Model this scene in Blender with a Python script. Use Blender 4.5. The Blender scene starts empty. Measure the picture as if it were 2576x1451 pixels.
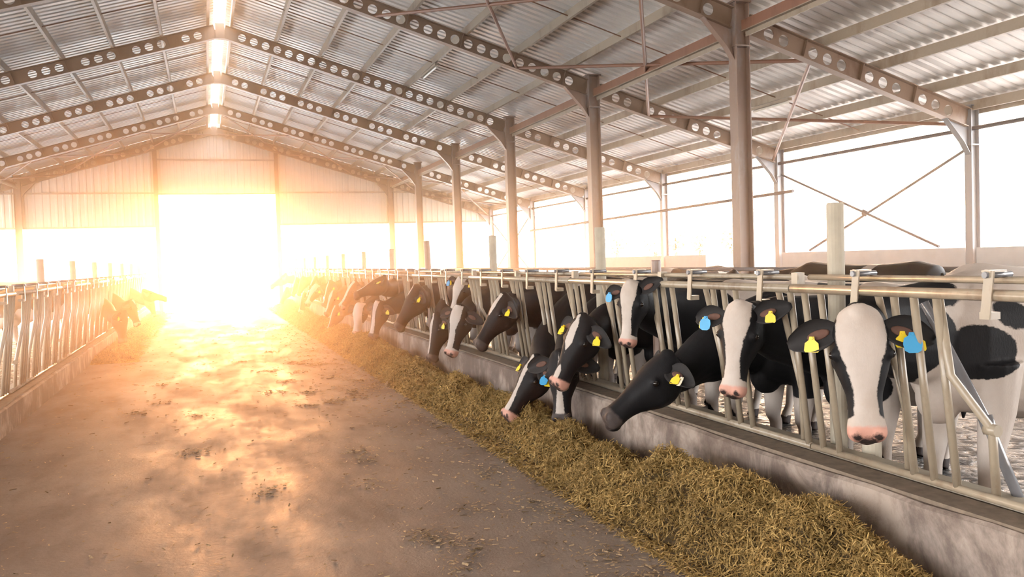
import bpy, math, random
import numpy as np
from mathutils import Vector, Matrix
random.seed(7); rng = np.random.RandomState(7)
S = bpy.context.scene
COL = S.collection

# ------------------------------------------------------------------ camera
H0 = 1.63
yaw, pitch, roll, FPX = .3413, -.035, -.0318, 2160.65
_cy, _sy = math.cos(yaw), math.sin(yaw)
fw = Vector((_sy*math.cos(pitch), _cy*math.cos(pitch), math.sin(pitch)))
r0 = Vector((_cy, -_sy, 0)); u0 = r0.cross(fw)
rt = r0*math.cos(roll)+u0*math.sin(roll); up = rt.cross(fw)
cam = bpy.data.cameras.new('camera'); co = bpy.data.objects.new('camera', cam); COL.objects.link(co)
co.matrix_world = Matrix(((rt.x, up.x, -fw.x, 0), (rt.y, up.y, -fw.y, 0), (rt.z, up.z, -fw.z, H0), (0, 0, 0, 1)))
cam.sensor_width = 36; cam.lens = FPX/2576*36; cam.clip_end = 600
S.camera = co
# ------------------------------------------------------------------ light
SUN_AZ, SUN_EL = math.radians(2.0), math.radians(4.6)
sund = Vector((math.sin(SUN_AZ)*math.cos(SUN_EL), math.cos(SUN_AZ)*math.cos(SUN_EL), math.sin(SUN_EL)))
w = bpy.data.worlds.new('sky'); S.world = w; w.use_nodes = True
nt = w.node_tree; nt.nodes.clear()
out = nt.nodes.new('ShaderNodeOutputWorld'); bg = nt.nodes.new('ShaderNodeBackground')
tc = nt.nodes.new('ShaderNodeTexCoord'); dp = nt.nodes.new('ShaderNodeVectorMath'); dp.operation = 'DOT_PRODUCT'
dp.inputs[1].default_value = sund
nt.links.new(tc.outputs['Generated'], dp.inputs[0])
cr = nt.nodes.new('ShaderNodeValToRGB'); nt.links.new(dp.outputs['Value'], cr.inputs[0])
cr.color_ramp.elements[0].position = .55; cr.color_ramp.elements[0].color = (.97, .965, .96, 1)
cr.color_ramp.elements[1].position = 1.0; cr.color_ramp.elements[1].color = (3.2, 1.9, 1.0, 1)
nt.links.new(cr.outputs[0], bg.inputs[0]); bg.inputs[1].default_value = 15.5
nt.links.new(bg.outputs[0], out.inputs[0])
sl = bpy.data.lights.new('sun', 'SUN'); sl.energy = 7; sl.color = (1.0, .32, .085); sl.angle = math.radians(7)
so = bpy.data.objects.new('sun', sl); COL.objects.link(so); so.rotation_euler = sund.to_track_quat('Z', 'Y').to_euler()
S.view_settings.view_transform = 'Standard'; S.view_settings.look = 'None'
S.view_settings.exposure = 0.0; S.view_settings.gamma = 1; S.view_settings.use_curve_mapping = False
cy = S.cycles
cy.max_bounces = 7; cy.diffuse_bounces = 5; cy.glossy_bounces = 3; cy.volume_bounces = 0; cy.transparent_max_bounces = 6
cy.use_denoising = True; cy.caustics_reflective = False; cy.caustics_refractive = False; cy.sample_clamp_indirect = 8
HAZE_DENSITY, HAZE_DOOR, HAZE_G, HAZE_COL = .007, .024, .68, (1, .74, .50)  # haze tint carries the orange of the flare glow

# ------------------------------------------------------------------ helpers
V = Vector
class MB:
    def __init__(s): s.v = []; s.f = []
    def add(s, vs, fs):
        n = len(s.v); s.v += [tuple(q) for q in vs]; s.f += [tuple(i+n for i in q) for q in fs]; return s
    def box(s, c, sz, R=None):
        c = V(c); h = V(sz)/2; vs = []
        for x in (-1, 1):
            for y in (-1, 1):
                for z in (-1, 1):
                    q = V((x*h.x, y*h.y, z*h.z)); vs.append(c+(R @ q if R else q))
        return s.add(vs, [(0, 1, 3, 2), (4, 6, 7, 5), (0, 4, 5, 1), (2, 3, 7, 6), (0, 2, 6, 4), (1, 5, 7, 3)])
    def tube(s, pts, r, n=10, cap=True):
        pts = [V(p) for p in pts]; rs = r if isinstance(r, (list, tuple)) else [r]*len(pts)
        vs = []; m = len(pts); prev = None
        for i, p in enumerate(pts):
            t = (pts[min(i+1, m-1)]-pts[max(i-1, 0)]).normalized()
            a = prev if prev is not None else (V((0, 0, 1)) if abs(t.z) < .9 else V((1, 0, 0)))
            a = (a-t*a.dot(t)).normalized(); prev = a; b = t.cross(a)
            for k in range(n):
                g = 2*math.pi*k/n; vs.append(p+(a*math.cos(g)+b*math.sin(g))*rs[i])
        fs = [(i*n+k, i*n+(k+1) % n, (i+1)*n+(k+1) % n, (i+1)*n+k) for i in range(m-1) for k in range(n)]
        if cap: fs += [tuple(range(n-1, -1, -1)), tuple((m-1)*n+k for k in range(n))]
        return s.add(vs, fs)
    def loft(s, rings):
        n = len(rings[0]); m = len(rings); vs = [p for rg in rings for p in rg]
        fs = [(i*n+k, i*n+(k+1) % n, (i+1)*n+(k+1) % n, (i+1)*n+k) for i in range(m-1) for k in range(n)]
        fs += [tuple(range(n-1, -1, -1)), tuple((m-1)*n+k for k in range(n))]
        return s.add(vs, fs)
    def prism(s, poly, ext):            # closed polygon of 3D points pushed along ext
        n = len(poly); ext = V(ext); vs = [V(p) for p in poly]+[V(p)+ext for p in poly]
        return s.add(vs, [tuple(range(n-1, -1, -1)), tuple(range(n, 2*n))]+[(k, (k+1) % n, n+(k+1) % n, n+k) for k in range(n)])
    def ellip(s, c, r, nu=14, nv=9, R=None):
        rings = []
        for j in range(1, nv):
            g = math.pi*j/nv
            rings.append([V((r[0]*math.sin(g)*math.cos(2*math.pi*k/nu), r[1]*math.sin(g)*math.sin(2*math.pi*k/nu), r[2]*math.cos(g))) for k in range(nu)])
        rings = [[V(c)+(R @ q if R else q) for q in rg] for rg in rings]
        return s.loft(rings)
    def mesh(s, name, off=V((0, 0, 0)), smooth=False):
        me = bpy.data.meshes.new(name); me.from_pydata([tuple(V(q)-off) for q in s.v], [], s.f); me.update()
        if smooth: me.shade_smooth()
        return me
    def build(s, name, mat, parent=None, smooth=False, loc=None):
        off = V((0, 0, 0))
        if parent is not None:
            q = parent
            while q is not None: off = off+V(q.location); q = q.parent
        o = bpy.data.objects.new(name, s.mesh(name, off if loc is None else off+V(loc), smooth)); COL.objects.link(o)
        if loc is not None: o.location = loc
        o.parent = parent; o.data.materials.append(mat); return o
def tag(o, label=None, cat=None, group=None, kind=None):
    if label: o['label'] = label
    if cat: o['category'] = cat
    if group: o['group'] = group
    if kind: o['kind'] = kind
    return o
def thing(name, label, cat, loc=(0, 0, 0), group=None):
    o = bpy.data.objects.new(name, None); COL.objects.link(o); o.location = loc; o.empty_display_size = .1
    return tag(o, label, cat, group)
def ordn(i): return ['first', 'second', 'third', 'fourth', 'fifth', 'sixth', 'seventh', 'eighth', 'ninth', 'tenth', 'eleventh', 'twelfth'][i]

# ------------------------------------------------------------------ materials
class N:
    def __init__(s, name, rough=.6, metal=0, spec=.5):
        m = bpy.data.materials.new(name); m.use_nodes = True; s.m = m; s.t = m.node_tree; s.b = s.t.nodes['Principled BSDF']
        s.b.inputs['Roughness'].default_value = rough; s.b.inputs['Metallic'].default_value = metal
        s.b.inputs['Specular IOR Level'].default_value = spec; s.co = s.t.nodes.new('ShaderNodeTexCoord').outputs['Object']
    def n(s, ty, **kw):
        q = s.t.nodes.new(ty)
        for k, v in kw.items(): setattr(q, k, v)
        return q
    def put(s, sock, v):
        if isinstance(v, bpy.types.NodeSocket): s.t.links.new(v, sock)
        else: sock.default_value = v
    def mapping(s, sc, src=None):
        q = s.n('ShaderNodeMapping'); s.put(q.inputs[0], src or s.co); q.inputs['Scale'].default_value = sc; return q.outputs[0]
    def noise(s, sc, det=4, ro=.55, vec=None, dist=0):
        q = s.n('ShaderNodeTexNoise'); s.put(q.inputs['Vector'], vec or s.co); q.inputs['Scale'].default_value = sc
        q.inputs['Detail'].default_value = det; q.inputs['Roughness'].default_value = ro; q.inputs['Distortion'].default_value = dist; return q.outputs[0]
    def ramp(s, x, a, b, ca=(0, 0, 0, 1), cb=(1, 1, 1, 1)):
        q = s.n('ShaderNodeValToRGB'); s.put(q.inputs[0], x); e = q.color_ramp.elements
        e[0].position = a; e[0].color = ca; e[1].position = b; e[1].color = cb; return q.outputs[0]
    def mix(s, f, a, b, mode='MIX'):
        q = s.n('ShaderNodeMix', data_type='RGBA', blend_type=mode); s.put(q.inputs[0], f)
        s.put(q.inputs[6], a if isinstance(a, bpy.types.NodeSocket) else (*a, 1)); s.put(q.inputs[7], b if isinstance(b, bpy.types.NodeSocket) else (*b, 1)); return q.outputs[2]
    def math(s, op, a, b=0.):
        q = s.n('ShaderNodeMath', operation=op); s.put(q.inputs[0], a); s.put(q.inputs[1], b); return q.outputs[0]
    def col(s, c): s.put(s.b.inputs['Base Color'], c if isinstance(c, bpy.types.NodeSocket) else (*c, 1)); return s
    def rough(s, v): s.put(s.b.inputs['Roughness'], v); return s
    def bump(s, h, st=.3, d=.02):
        q = s.n('ShaderNodeBump'); s.put(q.inputs['Height'], h); q.inputs['Strength'].default_value = st; q.inputs['Distance'].default_value = d
        s.t.links.new(q.outputs[0], s.b.inputs['Normal']); return s
def simple(name, c, rough=.6, metal=0, var=.15, sc=8, spec=.5):
    m = N(name, rough, metal, spec); x = m.noise(sc)
    return m.col(m.mix(x, tuple(k*(1-var) for k in c), tuple(min(1, k*(1+var)) for k in c))).m
def steel(name, c, rust, amt, rough=.45, metal=.0, sc=3):
    m = N(name, rough, metal); x = m.ramp(m.noise(sc, 6, .65, vec=m.mapping((1, 1, .35))), amt, amt+.16)
    y = m.noise(30, 3)
    return m.col(m.mix(m.math('MULTIPLY', y, .35), m.mix(x, c, rust), tuple(k*.6 for k in c))).bump(y, .15, .004).m
M_ = {}
M_['rafter'] = steel('painted_steel_rafter', (.25, .17, .12), (.15, .075, .042), .55)
M_['column'] = steel('rust_primer_column', (.27, .185, .145), (.33, .31, .30), .52, sc=2.2)
M_['outer'] = steel('weathered_grey_column', (.24, .25, .265), (.22, .16, .11), .6)
M_['purlin'] = steel('galvanised_purlin', (.36, .295, .225), (.25, .185, .13), .5)
M_['brace'] = steel('red_oxide_tube', (.25, .12, .075), (.17, .08, .05), .5)
M_['rail'] = steel('dull_galvanised_tube', (.32, .265, .195), (.19, .13, .085), .50, .3, sc=6)
M_['greypipe'] = steel('grey_steel_pipe', (.17, .17, .18), (.12, .09, .07), .55, .1, sc=6)
M_['yellow'] = simple('yellow_plastic', (.72, .52, .02), .4, var=.05)
M_['blue'] = simple('blue_plastic', (.04, .27, .50), .4, var=.05)
M_['paletag'] = simple('pale_plastic', (.75, .68, .52), .5, var=.05)
M_['eye'] = simple('wet_dark_eye', (.012, .008, .006), .06, var=.1)
M_['lamp'] = simple('fluorescent_tube_cover', (.85, .8, .7), .3)
def roofmat():
    m = N('profiled_roof_sheet', .38, .15)
    a = m.noise(.5, 4, .6); b = m.noise(14, 3, .6, vec=m.mapping((.2, 3, 1)))
    c = m.mix(m.ramp(a, .35, .7), (.90, .87, .83), (.83, .80, .76)); c = m.mix(m.math('MULTIPLY', b, .3), c, (.72, .66, .60))
    return m.col(c).rough(m.ramp(a, .3, .7, (.3, .3, .3, 1), (.5, .5, .5, 1))).m
M_['roof'] = roofmat()
M_['clad'] = simple('cream_wall_sheet', (.72, .66, .56), .5, var=.06, sc=2)
def floormat():
    m = N('trodden_concrete', .45, spec=.09)
    a = m.noise(.55, 6, .62); b = m.noise(5, 8, .7); d = m.noise(40, 4, .7); st = m.noise(1.6, 6, .65, vec=m.mapping((1.0, .35, 1)))
    c = m.mix(m.ramp(a, .3, .72), (.155, .117, .095), (.26, .215, .182)); c = m.mix(m.ramp(st, .5, .68, (0, 0, 0, 1), (.55, .55, .55, 1)), c, (.13, .082, .048))
    c = m.mix(m.ramp(b, .58, .72, (0, 0, 0, 1), (.6, .6, .6, 1)), c, (.105, .07, .04)); c = m.mix(m.math('MULTIPLY', d, .3), c, (.27, .24, .21))
    h = m.math('ADD', m.math('MULTIPLY', b, .7), m.math('MULTIPLY', d, .3))
    return m.col(c).rough(m.ramp(st, .35, .65, (.5, .5, .5, 1), (.8, .8, .8, 1))).bump(h, .35, .02).m
M_['floor'] = floormat()
def penmat():
    m = N('wet_slurry_floor', .25, spec=.15); b = m.noise(7, 5, .6, dist=1); c = m.mix(m.ramp(m.noise(2, 4), .4, .6), (.02, .018, .017), (.05, .042, .036))
    return m.col(c).rough(m.ramp(b, .4, .6, (.22, .22, .22, 1), (.7, .7, .7, 1))).bump(b, .9, .06).m
M_['pen'] = penmat()
def curbmat():
    m = N('stained_concrete', .8); a = m.noise(1.6, 6, .65); b = m.noise(2.6, 8, .7, vec=m.mapping((1, 1, .5)), dist=.6); d = m.noise(50, 4, .7)
    c = m.mix(m.ramp(a, .43, .56), (.12, .078, .058), (.32, .255, .21)); c = m.mix(m.ramp(b, .42, .56, (0, 0, 0, 1), (.85, .85, .85, 1)), c, (.085, .055, .042))
    c = m.mix(m.math('MULTIPLY', d, .25), c, (.30, .27, .24))
    return m.col(c).bump(m.math('ADD', b, m.math('MULTIPLY', d, .4)), .5, .012).m
M_['curb'] = curbmat()
M_['dirt'] = simple('dirty_ledge', (.17, .13, .095), .9, var=.6, sc=16)
M_['concrete'] = simple('pale_concrete', (.38, .34, .27), .85, var=.25, sc=9)
M_['lowwall'] = simple('pale_block_wall', (.50, .51, .51), .9, var=.12, sc=6)
M_['ground'] = simple('dry_pale_yard', (.80, .78, .74), .95, var=.1, sc=.3)
M_['yard'] = simple('low_bounce_yard', (.34, .34, .35), .95, var=.1, sc=.3)  # right-hand ground made darker to cut bounce onto the right roof
M_['rod'] = simple('dull_steel_rod', (.045, .045, .055), .6)
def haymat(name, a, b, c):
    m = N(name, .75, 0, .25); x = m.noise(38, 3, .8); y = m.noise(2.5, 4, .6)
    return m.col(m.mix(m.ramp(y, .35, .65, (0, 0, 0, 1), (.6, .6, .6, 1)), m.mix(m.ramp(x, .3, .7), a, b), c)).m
M_['haybase'] = haymat('shadowed_hay_base', (.04, .023, .007), (.09, .052, .017), (.03, .018, .006))  # base kept dark so shade between the stalks is in the colour
M_['hay'] = haymat('hay_stalks', (.095, .053, .016), (.74, .50, .18), (.17, .105, .034))  # straw tones, spread wider to paint in shadow darks and highlights
M_['litter'] = haymat('straw_litter', (.14, .09, .05), (.60, .45, .27), (.2, .13, .07))
M_['leaf'] = simple('washed_out_foliage', (.50, .49, .38), .8, var=.2, sc=3)  # leaf colour paled to carry the overexposed wash of the background
M_['bark'] = simple('bark', (.2, .15, .1), .9)
def cowmat(name, pinkc, black=(.004, .0037, .0045)):
    m = N(name, .62, 0, .22)
    at = lambda k: m.n('ShaderNodeAttribute', attribute_name=k).outputs['Fac']
    nz = m.math('MULTIPLY', m.math('SUBTRACT', m.noise(45, 3, .6), .5), .022)
    wm = m.ramp(m.math('ADD', m.math('ADD', at('white'), nz), .5), .4965, .5035)
    hair = m.noise(160, 2, .6, vec=m.mapping((1, 1, .3))); soil = m.ramp(m.noise(5, 5, .6), .42, .75)
    wc = m.mix(m.math('MULTIPLY', soil, .5), (.47, .415, .37), (.31, .24, .185)); wc = m.mix(m.math('MULTIPLY', hair, .18), wc, (.34, .29, .25))
    bc = m.mix(m.math('MULTIPLY', hair, .4), black, tuple(k*2.4 for k in black))
    c = m.mix(wm, bc, wc)
    c = m.mix(m.ramp(m.math('ADD', m.math('ADD', at('pink'), nz), .5), .495, .51), c, pinkc)
    c = m.mix(m.ramp(m.math('ADD', m.math('ADD', at('dark'), m.math('MULTIPLY', nz, .9)), .5), .497, .503), c, (.03, .02, .018))
    return m.col(c).bump(hair, .25, .004).m
M_['cow'] = cowmat('holstein_coat', (.50, .27, .21))
M_['cowdark'] = cowmat('holstein_coat_grey_muzzle', (.06, .048, .045))
M_['ear'] = simple('dark_ear_hair', (.011, .009, .009), .8, var=.4, sc=30)
M_['earin'] = simple('brown_inner_ear', (.10, .045, .03), .8, var=.4, sc=30)

# ------------------------------------------------------------------ the barn
XR = .52; XA = 7.414; XE = 11.82; XLA = -6.374; XLE = -10.78; SL = .2976; ZR = 6.9985
FY = [10.704+5*k for k in range(6)]
YG = 35.72
def rz(x): return ZR-abs(x-XR)*SL
def plane(name, x0, x1, y0, y1, z, mat, thick=.1):
    o = MB().box(((x0+x1)/2, (y0+y1)/2, z-thick/2), (x1-x0, y1-y0, thick)).build(name, mat); return tag(o, kind='structure')
plane('floor', -2.0, 3.02, -16, 37, 0, M_['floor'])
plane('pen_floor', 3.02, 12.2, -16, 37, 0, M_['pen']); plane('pen_floor', -11.2, -2.0, -16, 37, 0, M_['pen'])
plane('ground', -160, 12.3, -60, 300, -.1, M_['ground']); plane('yard_ground', 12.3, 200, -60, 300, -.1, M_['yard'])

def corrugate(us, h, per):
    pts = []; u = us[0]
    while u < us[1]:
        for du, hh in ((0, 0), (per*.55, 0), (per*.65, h), (per*.9, h)): pts.append((u+du, hh))
        u += per
    return pts
def roof(name, xa, xb):
    pts = corrugate((-16, YG+.25), .032, .21); vs = []; nx = 2
    for (y, h) in pts:
        for j, x in enumerate((xa, xb)): vs.append((x, y, rz(x)+.33+h))
    fs = [(2*i, 2*i+1, 2*i+3, 2*i+2) for i in range(len(pts)-1)]
    n = len(vs); vs += [(x, y, z+.02) for x, y, z in vs]; fs += [tuple(q+n for q in reversed(f)) for f in fs]
    o = MB().add(vs, fs).build(name, M_['roof']); return tag(o, kind='structure')
roof('ceiling', XR+.13, XE+.45); roof('ceiling', XR-.13, XLE-.45)
# gable wall of upright profiled sheet with door opening
def gable(name, x0, x1, zb):
    pts = corrugate((x0, x1), .03, .25); pts = [(min(x, x1), h) for x, h in pts]+[(x1, 0)]
    vs = []; m = len(pts)
    for x, h in pts: vs += [(x, YG+.13-h, zb), (x, YG+.13-h, rz(x)+.32)]
    n = len(vs); vs += [(x, YG+.17, z) for x, y, z in vs]
    fs = [(2*i, 2*i+2, 2*i+3, 2*i+1) for i in range(m-1)]
    fs += [tuple(q+n for q in reversed(f)) for f in fs]
    return tag(MB().add(vs, fs).build(name, M_['clad']), kind='structure')
tag(MB().prism([(XLE-.3, -16, 0), (XE+.3, -16, 0), (XE+.3, -16, rz(XE+.3)+.3), (XR, -16, ZR+.3), (XLE-.3, -16, rz(XLE-.3)+.3)], (0, .1, 0)).build('wall_near_unseen', M_['clad']), kind='structure')  # unseen end wall, added closed to keep daylight off the near bays
gable('wall_far_left', XLE-.3, -1.65, 3.26); gable('wall_far_middle', -1.65, 2.8, 4.56); gable('wall_far_right', 2.8, XE+.3, 3.26)

# castellated rafters ------------------------------------------------
def rafter(name, label, xa, xb, Y, dense, D=.30, kind_cat='rafter'):
    za, zb = rz(xa), rz(xb); L = math.hypot(xb-xa, zb-za); ux = V(((xb-xa)/L, 0, (zb-za)/L)); uz = V((0, 0, 1))
    uz = (uz-ux*uz.dot(ux)).normalized(); O = V((xa, Y, za)); uy = V((0, 1, 0))
    t = thing(name, label, kind_cat, (xa, Y, za), 'castellated roof rafters')
    P = lambda s, h, y: O+ux*s+uz*h+uy*y
    bay = 1.035/abs(ux.x); ph = bay/4
    mb = MB(); n = max(1, int(round(L/ph))); pw = L/n; T = .006; hh = D/2-.012
    for i in range(n):
        c = (i+.5)*pw; s0, s1 = i*pw, (i+1)*pw
        solid = (i % 4 == 3 and not dense) or i == 0 or i == n-1
        if solid:
            for y, rev in ((-T, 0), (T, 1)):
                q = [P(s0, -hh, y), P(s1, -hh, y), P(s1, hh, y), P(s0, hh, y)]; mb.add(q, [(0, 1, 2, 3) if not rev else (3, 2, 1, 0)])
            continue
        K = 20; r = .088; inn = []; ou = []
        for k in range(K):
            g = 2*math.pi*(k+.5)/K; cx_, sx_ = math.cos(g), math.sin(g)
            m = min((pw/2)/max(abs(cx_), 1e-6), hh/max(abs(sx_), 1e-6)); inn.append((r*cx_, r*sx_)); ou.append((m*cx_, m*sx_))
        cor = [(pw/2, hh), (-pw/2, hh), (-pw/2, -hh), (pw/2, -hh)]
        vs = []
        for y in (-T, T):
            vs += [P(c+a, b, y) for a, b in inn]+[P(c+a, b, y) for a, b in ou]+[P(c+a, b, y) for a, b in cor]
        fs = []; B0 = 2*K+4
        def side(a, b): return 0 if abs(abs(a)-pw/2) < 1e-6 else 1
        for k in range(K):
            k2 = (k+1) % K
            for base, rev in ((0, 0), (B0, 1)):
                q = [base+k, base+K+k, base+K+k2, base+k2]
                if side(*ou[k]) != side(*ou[k2]):
                    a, b = ou[k]; ci = (0 if b > 0 else 3) if a+ou[k2][0] > 0 else (1 if b > 0 else 2)
                    q = [base+k, base+K+k, base+2*K+ci, base+K+k2, base+k2]
                fs.append(tuple(q if rev else q[::-1]))
            fs.append((k, k2, B0+k2, B0+k))
        mb.add(vs, fs)
    mb.build('web', M_['rafter'], t)
    R = Matrix((ux, uy, uz)).transposed()
    for h in (-D/2+.007, D/2-.007):
        MB().box(O+ux*L/2+uz*h, (L, .15, .014), R).build('flange', M_['rafter'], t)
    k = 1
    while k*bay < L-.15:
        s = k*bay-(bay*.03)
        MB().box(O+ux*s, (.014, .13, D-.03), R).build('stiffener_plate', M_['rafter'], t); k += 1
    return t
fr = ['nearest', 'second nearest', 'third nearest', 'fourth nearest', 'second from the gable', 'gable']
# frames k=0..5 ; nave rafters reach the ridge, aisle rafters run from inner column to eave
for k, Y in enumerate(FY):
    w_ = fr[k]+' frame'
    rafter('rafter', 'brown holed steel rafter, right nave slope of the '+w_, XR+.09, XA-.12, Y, k in (1, 2))
    rafter('rafter', 'brown holed steel rafter, left nave slope of the '+w_, XR-.09, XLA+.12, Y, False)
    rafter('rafter', 'holed steel rafter over the right aisle, '+w_, XA+.12, XE-.1, Y, False)
    rafter('rafter', 'holed steel rafter over the left aisle, '+w_, XLA-.12, XLE+.1, Y, False)
    MB().box((XR, Y, ZR-.02), (.2, .17, .34)).build('ridge_joint', M_['rafter'], None)
    o = COL.objects[-1] if False else bpy.data.objects[[q.name for q in bpy.data.objects if q.name.startswith('ridge_joint')][-1]]
    tag(o, 'steel plate joint at the ridge of the '+w_, 'steel joint', 'ridge joints')
def ibeam(mb, x, y, z0, z1, d, b, tf=.014, tw=.010):      # depth along x
    mb.box((x-d/2, y, (z0+z1)/2), (tf, b, z1-z0)); mb.box((x+d/2, y, (z0+z1)/2), (tf, b, z1-z0)); mb.box((x, y, (z0+z1)/2), (d, tw, z1-z0))
def column(label, x, y, z1, mat, inner, group, d=.22, b=.19):
    t = thing('steel_column', label, 'column', (x, y, 0), group)
    mb = MB(); ibeam(mb, x, y, 0, z1, d, b); mb.build('post', mat, t)
    MB().box((x, y, z1+.012), (d+.06, b+.05, .024)).build('cap_plate', mat, t)
    MB().box((x, y, z1-.62), (d+.05, b+.03, .02)).build('stiffener_plate', mat, t)
    for s in inner:
        zc = rz(x)-.14; X0 = x+s*d/2
        q = [(X0, y-.006, zc+.02), (X0+s*.5, y-.006, zc+.02-s*.0+(SL*.5 if (s*(x-XR) < 0) else -SL*.5)), (X0+s*.13, y-.006, zc-.22), (X0, y-.006, zc-.42)]
        MB().prism(q, (0, .012, 0)).build('knee_bracket', mat, t)
        a = V(q[1]); c = V(q[2]); e = V(q[3]); m2 = MB()
        for p0, p1 in ((a, c), (c, e)):
            dd = (p1-p0); n_ = V((dd.z, 0, -dd.x)).normalized()*.006
            m2.prism([p0-n_-V((0, .05, 0)), p1-n_-V((0, .05, 0)), p1+n_-V((0, .05, 0)), p0+n_-V((0, .05, 0))], (0, .11, 0))
        m2.build('bracket_flange', mat, t)
    return t
for k, Y in enumerate(FY):
    o1 = 'nearest' if k == 0 else (ordn(k)+' nearest' if k < 5 else 'farthest')
    column('brown steel column behind the right barrier, '+o1+' of its row', XA, Y, rz(XA)+.26, M_['column'], (-1,), 'inner columns')
    column('grey steel column at the open right side, '+o1+' of its row', XE, Y, rz(XE)+.22, M_['outer'], (-1,), 'outer columns', .16, .14)
    column('brown steel column left of the alley, '+o1+' of its row', XLA, Y, rz(XLA)+.26, M_['column'], (1,), 'left inner columns')
    column('steel column at the open left side, '+o1+' of its row', XLE, Y, rz(XLE)+.22, M_['outer'], (1,), 'left outer columns', .16, .14)
# gable posts and girts
for x, l in ((-1.68, 'slim steel post at the left jamb of the far door'), (2.82, 'slim steel post at the right jamb of the far door')):
    mb = MB(); ibeam(mb, x, YG, 0, rz(x)-.1, .14, .12); tag(mb.build('gable_post', M_['rafter']), l, 'post')
for x0, x1, z, l in ((XLE, -1.7, 4.57, 'left of the door'), (2.85, XE, 4.57, 'right of the door'), (-1.62, 2.76, 5.86, 'high above the door'), (-1.62, 2.76, 4.53, 'as lintel of the door')):
    tag(MB().box(((x0+x1)/2, YG+.05, z), (x1-x0, .05, .06)).build('gable_girt', M_['purlin']), 'thin steel girt across the far gable '+l, 'girt', 'gable girts')
for x0, x1, s in ((XLE, -1.7, 'left'), (2.85, XE, 'right')):
    tag(MB().box(((x0+x1)/2, YG+.05, 3.29), (x1-x0, .05, .07)).build('gable_girt', M_['purlin']), 'thin girt under the '+s+' sheet edge of the far gable', 'girt', 'gable girts')
# purlins
def purlin(x, label, group, s):
    z0 = rz(x)+.15; h = .15; b = .055; tt = .005
    prof = [(-b/2, 0), (b/2, 0), (b/2, .012), (-b/2+tt, tt), (-b/2+tt, h-tt), (b/2, h-.012), (b/2, h), (-b/2, h)]
    poly = [(x+s*px, -15.8, z0+pz) for px, pz in prof]
    if s < 0: poly = poly[::-1]
    return tag(MB().prism(poly, (0, YG+15.9, 0)).build('purlin', M_['purlin']), label, 'purlin', group)
NV = [.25, 1.24, 2.24, 3.25, 4.3, 5.33, 6.3]; AI = [7.31, 8.36, 9.4, 10.44, 11.28]
for i, d in enumerate(NV):
    a = 'ridge purlin' if i == 0 else 'roof purlin, '+ordn(i)+' down from the ridge purlin'
    purlin(XR+d, 'long '+a+' on the right nave slope', 'nave purlins', 1); purlin(XR-d, 'long '+a+' on the left nave slope', 'nave purlins', -1)
for i, d in enumerate(AI):
    purlin(XR+d, 'roof purlin over the right aisle, '+ordn(i)+' out from the inner columns', 'aisle purlins', 1)
    purlin(XR-d, 'roof purlin over the left aisle, '+ordn(i)+' out from the inner columns', 'aisle purlins', -1)
# longitudinal beams between inner columns, eave rails, mid rails
bays = [(FY[k], FY[k+1]) for k in range(5)]; bays = [(-3.5, FY[0])]+bays
bn = ['bay above the camera', 'nearest full bay', 'second full bay', 'third full bay', 'fourth full bay', 'gable bay']
for i, (a, b) in enumerate(bays):
    for x, s, nm in ((XA, 1, 'right'), (XLA, -1, 'left')):
        t = thing('tie_beam', 'brown twin-channel tie beam along the '+nm+' inner columns, '+bn[i], 'beam', (x, (a+b)/2, 4.85), 'tie beams')
        g0, g1 = a+.12, b-.12
        MB().box((x-.03, (g0+g1)/2, 4.86), (.012, g1-g0, .15)).box((x, (g0+g1)/2, 4.93), (.07, g1-g0, .01)).build('channel', M_['brace'], t)
        MB().box((x+.0, (g0+g1)/2, 4.785), (.08, g1-g0, .012)).box((x+.035, (g0+g1)/2, 4.75), (.012, g1-g0, .08)).build('angle_rail', M_['purlin'], t)
    for x, nm in ((XE, 'right'), (XLE, 'left')):
        tag(MB().tube([(x, a, 3.5), (x, b, 3.5)], .034, 8).build('eave_rail', M_['rod']), 'thin steel rail just under the '+nm+' eave, '+bn[i], 'rail', 'eave rails')
        tag(MB().box((x+(.12 if x > 0 else -.12), (a+b)/2, rz(x)+.18), (.06, b-a-.02, .16)).build('eave_beam', M_['purlin']), 'channel edge beam along the '+nm+' eave, '+bn[i], 'beam', 'eave beams')
    # sag rods parallel to the rafters, mid bay
    ym = (a+b)/2
    if i:
        for x0, x1, nm in ((XR+.3, XE, 'right'), (XR-.3, XLE, 'left')):
            tag(MB().tube([(x0, ym, rz(x0)+.2), (x1, ym, rz(x1)+.2)], .011, 6).build('sag_rod', M_['brace']), 'thin sag rod across the '+nm+' slope purlins, '+bn[i], 'rod', 'sag rods')
tag(MB().tube([(XE-.1, FY[0]+4.4, 2.86), (XE-.1, FY[4], 2.66)], .036, 8).build('side_rail', M_['rod']), 'grey pipe at mid height along the open right side', 'pipe')
# X bracing rods
def rods(nm, label, segs, mat, r=.02, cat='brace', gp='bracing tubes'):
    for i, (a, b, l) in enumerate(segs):
        tag(MB().tube([a, b], r, 8).build(nm, mat), label+l, cat, gp)
rods('brace_rod', 'grey diagonal rod across the open right side ', [
    ((XE, 15.6, 3.25), (XE, 11.4, 1.6), 'of the nearest bay, falling to the right'), ((XE+.05, 10.8, 3.21), (XE+.05, 14.8, 1.6), 'of the nearest bay, falling to the left'),
    ((XE, 35.5, 3.2), (XE, 31.2, 1.2), 'by the gable, falling to the right'), ((XE+.05, 30.8, 3.4), (XE+.05, 35.3, 1.2), 'by the gable, falling to the left')], M_['rod'], .026)
tag(MB().box((XE, 13.15, 2.28), (.02, .13, .11), Matrix.Rotation(.4, 3, 'X')).build('brace_plate', M_['rod']), 'small gusset plate where the side brace rods cross', 'plate')
def rp(x, Y): return (x, Y, rz(x)-.12)
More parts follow.
